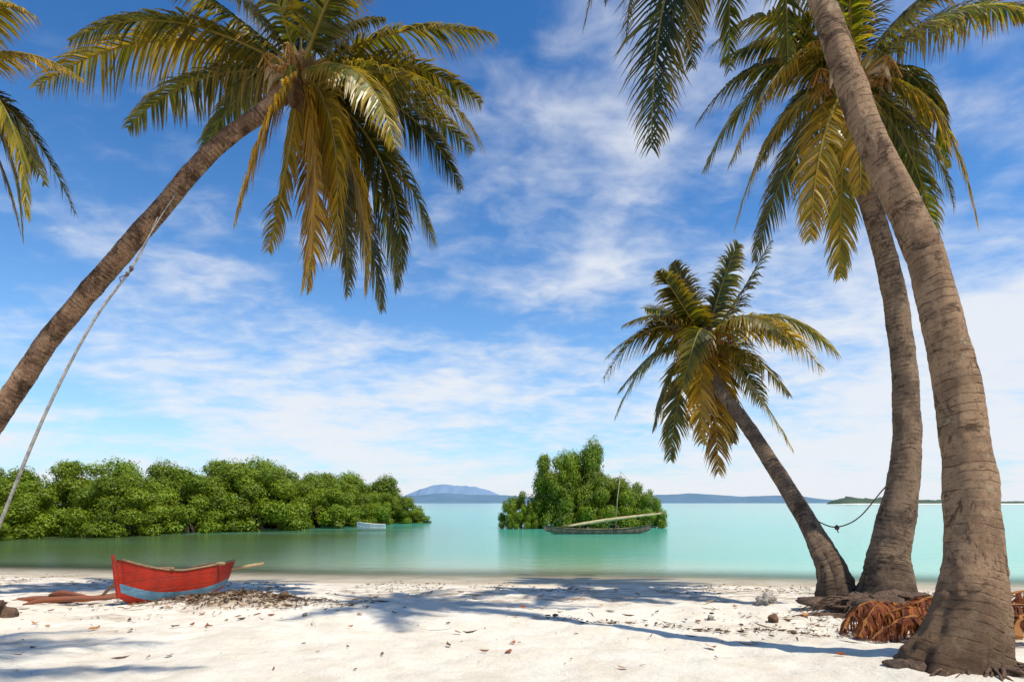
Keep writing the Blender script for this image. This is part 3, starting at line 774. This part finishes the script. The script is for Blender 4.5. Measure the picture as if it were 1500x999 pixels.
g.tube([(-5.68, 9.04, 5.05), (-5.75, 9.0, 5.0), (-5.73, 9.0, 4.94)], .008, 5); g.obj("knot", [DROPE], e, org, True)

e = empty("hanging_rope", (4.3, 9.0, 1.4), "thin dark rope slung between two palm trunks", "rope")
org = (4.3, 9.0, 1.4)
g = Geo(); g.tube([(4.34, 9.05, 1.55), (4.46, 8.9, 1.42), (4.60, 8.7, 1.36), (4.80, 8.5, 1.5), (5.0, 8.25, 1.9), (5.05, 7.99, 2.08)], .009, 6, step=.05); g.obj("strand", [DROPE], e, org, True)
g = Geo(); g.blob((4.60, 8.7, 1.35), (.03, .03, .035), rough=.5); g.tube([(4.60, 8.7, 1.35), (4.62, 8.7, 1.28)], .008, 5); g.obj("knot", [DROPE], e, org, True)

# ------------------------------------------------------------ dead fronds, debris
DEAD = foliage_mat("dead_frond", .06, .85, .15)
def dead_frond(org, via, tip, tint, seed, leaf=.3):
    rng = random.Random(seed); gv, gf, gc = [], [], []
    frond(gv, gf, gc, org, via, tip, tint, leaf, 54, rng, 1.1, .024, .02)
    out_v = []
    for q in gv:
        gz = G(q[0], q[1]) + .01 + rng.random() * .03
        out_v.append((q[0] + rng.uniform(-.015, .015), q[1] + rng.uniform(-.015, .015), max(q[2], gz)))
    gc = [(c[0] * .70 + .035, c[1] * .38 + .012, c[2] * .5 + .008) for c in gc]
    o = mesh_obj("dead_palm_frond", out_v, gf, [DEAD], None, org, False, tint=gc)
    o["label"] = "curled reddish brown dead palm frond beside the palm roots"; o["category"] = "palm frond"; o["group"] = "dead fronds piled by the palm bases"
def gp(x, y, h): return (x, y, G(x, y) + h)
dead_frond(gp(4.3, 6.6, .06), gp(3.85, 6.35, .38), gp(3.40, 6.0, .05), .98, 1, .32)
dead_frond(gp(4.5, 6.4, .1), gp(4.0, 6.15, .34), gp(3.5, 6.15, .1), .95, 2, .32)
dead_frond(gp(4.2, 6.1, .05), gp(3.85, 5.9, .28), gp(3.4, 5.8, .04), .99, 3, .3)
dead_frond(gp(4.4, 6.9, .1), gp(3.9, 6.7, .36), gp(3.5, 6.5, .05), .99, 8, .3)
dead_frond(gp(5.8, 6.4, .1), gp(5.1, 6.3, .34), gp(4.5, 6.1, .1), .98, 4, .3)
dead_frond(gp(6.2, 6.6, .1), gp(5.6, 6.6, .44), gp(4.9, 6.6, .1), .95, 5, .3)
dead_frond(gp(5.0, 7.2, .1), gp(4.7, 6.9, .34), gp(4.0, 6.8, .05), .98, 6, .3)
dead_frond(gp(4.6, 5.6, .1), gp(4.9, 5.8, .3), gp(5.4, 5.9, .05), .96, 7, .3)

SOIL = simple_mat("root_soil", (.16, .10, .065), (.08, .05, .035), 9, .95, 1.0, 30, .04)
def root_mass(org, sx, sy, sz, seed, label):
    e = empty("root_mound", org, label, "tree roots")
    rr = random.Random(seed); g = Geo()
    g.blob((0, 0, -.02), (sx, sy, sz), nu=48, nv=24, rough=.9, seed=seed)
    g.v = [tuple(np.array(q) * (1 + .12 * noise.noise(Vector(q) * 9))) for q in g.v]
    g.obj("soil", [SOIL], e, smooth=True)
    g = Geo()
    for i in range(80):
        a = rr.uniform(0, 6.28); q = rr.uniform(.5, 1.25)
        x0, y0 = math.cos(a) * sx * .4, math.sin(a) * sy * .4; x1, y1 = math.cos(a + rr.uniform(-.5, .5)) * sx * q, math.sin(a) * sy * q
        g.tube([(x0, y0, sz * rr.uniform(.6, 1.1)), ((x0 + x1) / 2, (y0 + y1) / 2, sz * rr.uniform(.4, 1.0)), (x1, y1, -.02)], [.014, .011, .005], 5, step=.08)
    g.obj("root", [SOIL], e, smooth=True)
root_mass(gp(4.5, 7.65, -.02), .8, .4, .2, 3, "dark tangled palm roots and soil under the paired palms")
root_mass(gp(-6.45, 7.2, -.02), .40, .32, .22, 4, "dark root mound of a palm on the sand")
root_mass(gp(3.45, 4.55, -.08), .55, .40, .12, 5, "fibrous roots at the foot of the grey palm")

HUSK = simple_mat("coconut_husk", (.26, .15, .08), (.12, .07, .04), 9, .95, .9, 50, .02, (1, 1, 4))
for i, (x, y, s) in enumerate([(4.05, 6.0, .10), (3.1, 7.3, .06), (-3.3, 8.9, .06)]):
    g = Geo(); g.blob((0, 0, 0), (s * 1.35, s, s), nu=18, nv=12, rough=.35, seed=i + 9)
    o = g.obj("coconut_husk", [HUSK], None, (0, 0, 0), True); o.location = (x, y, G(x, y) + s * .7); o.rotation_euler = (.2 * i, .3, i * 1.3)
    o["label"] = "dry brown coconut husk lying on the sand"; o["category"] = "coconut"; o["group"] = "fallen coconut husks"

STONE = simple_mat("coral_stone", (.42, .38, .32), (.25, .22, .19), 10, .95, .8, 40, .02)
for i, (x, y, s) in enumerate([(3.62, 8.75, .11), (3.75, 8.9, .06), (2.4, 7.4, .035), (-2.6, 7.7, .03), (-.6, 9.9, .03)]):
    g = Geo(); g.blob((0, 0, 0), (s * 1.2, s, s * .9), nu=14, nv=10, rough=1.0, seed=i)
    o = g.obj("stone", [STONE], None, (0, 0, 0), True); o.location = (x, y, G(x, y) + s * .4)
    o["label"] = "small grey coral stone on the sand"; o["category"] = "stone"; o["group"] = "stones on the beach"

LIT = foliage_mat("leaf_litter_mat", .1, .8, .2)
def flakes(name, pts, label, cat, size, cols, elong=2.2, seed=1, lift=.012):
    rr = random.Random(seed); V = []; F = []; C = []
    for (x, y) in pts:
        s = size[0] + (size[1] - size[0]) * rr.random() ** 2.2; a = rr.uniform(0, 6.28); z = G(x, y) + lift
        ux, uy = math.cos(a), math.sin(a); px_, py_ = -uy, ux
        cr = rr.uniform(.1, .7) * min(s, .06); tl = rr.uniform(-.4, .4) * min(s, .06)
        o = len(V); w_ = s / elong
        V += [(x - ux * s, y - uy * s, z + cr), (x - ux * s * .3 + px_ * w_, y - uy * s * .3 + py_ * w_, z + cr * .2 + max(tl, 0)), (x - ux * s * .3 - px_ * w_, y - uy * s * .3 - py_ * w_, z + cr * .2 + max(-tl, 0)),
              (x + ux * s * .4 + px_ * w_ * .8, y + uy * s * .4 + py_ * w_ * .8, z + .1 * cr + max(tl, 0)), (x + ux * s * .4 - px_ * w_ * .8, y + uy * s * .4 - py_ * w_ * .8, z + .1 * cr + max(-tl, 0)), (x + ux * s, y + uy * s, z + cr)]
        F += [(o, o + 2, o + 1), (o + 1, o + 2, o + 4, o + 3), (o + 3, o + 4, o + 5)]
        c = np.array(cols[rr.randrange(len(cols))]) * rr.uniform(.7, 1.2); C += [tuple(c)] * 6
    ob = mesh_obj(name, V, F, [LIT], tint=C); ob["kind"] = "stuff"; ob["label"] = label; ob["category"] = cat
rr = random.Random(77)
pts = []
while len(pts) < 190:
    y = rr.uniform(4.6, 11.5); x = rr.uniform(-.95, .95) * y
    pts.append((x, y))
for k in range(60): pts.append((rr.gauss(-4.8, 1.3), rr.uniform(6.5, 9.0)))
flakes("leaf_litter", pts, "scattered brown and red fallen leaves on the sand", "leaf litter", (.014, .08), [(.3, .1, .04), (.2, .1, .05), (.4, .2, .07), (.1, .06, .04)])
pts = []
for k in range(4200):
    x = rr.uniform(-13, 10)
    s = rr.gauss(1.9, .5) + .3 * math.sin(x * .8) + .15 * math.sin(x * 2.7)
    if noise.noise(Vector((x * .7, 3, 1))) + .25 * noise.noise(Vector((x * 3, 1, 1))) < -.02 + rr.uniform(-.15, .1): continue
    pts.append((x, shore(x) - s))
for k in range(2600):
    x = rr.gauss(-3.95, .8); pts.append((x, rr.gauss(8.85, .24)))
for k in range(500):
    x = rr.uniform(.4, 4.2); pts.append((x, 7.4 - .42 * (x - .6) + rr.gauss(0, .1) + .1 * math.sin(x * 5)))
for k in range(700):
    x = rr.gauss(4.2, .9); pts.append((x, rr.gauss(7.1, .5)))
for k in range(70):
    y = rr.uniform(4.8, 9.5); pts.append((rr.uniform(-.9, .9) * y, y))
flakes("seaweed_wrack", pts, "dark dry seaweed and twigs along the strand line", "seaweed", (.010, .055), [(.13, .08, .05), (.07, .045, .03), (.24, .15, .09)], 4.0, 3)
pts = [(rr.gauss(-3.9, 1.0), rr.gauss(8.85, .4)) for k in range(90)] + [(rr.uniform(-6, 5), rr.uniform(6, 11)) for k in range(40)] + [(rr.gauss(3.9, .8), rr.gauss(7.0, .6)) for k in range(40)]
flakes("twigs", pts, "thin dry twigs and frond ribs scattered on the sand", "twigs", (.05, .24), [(.22, .13, .07), (.12, .08, .05), (.3, .2, .12)], 26.0, 8)
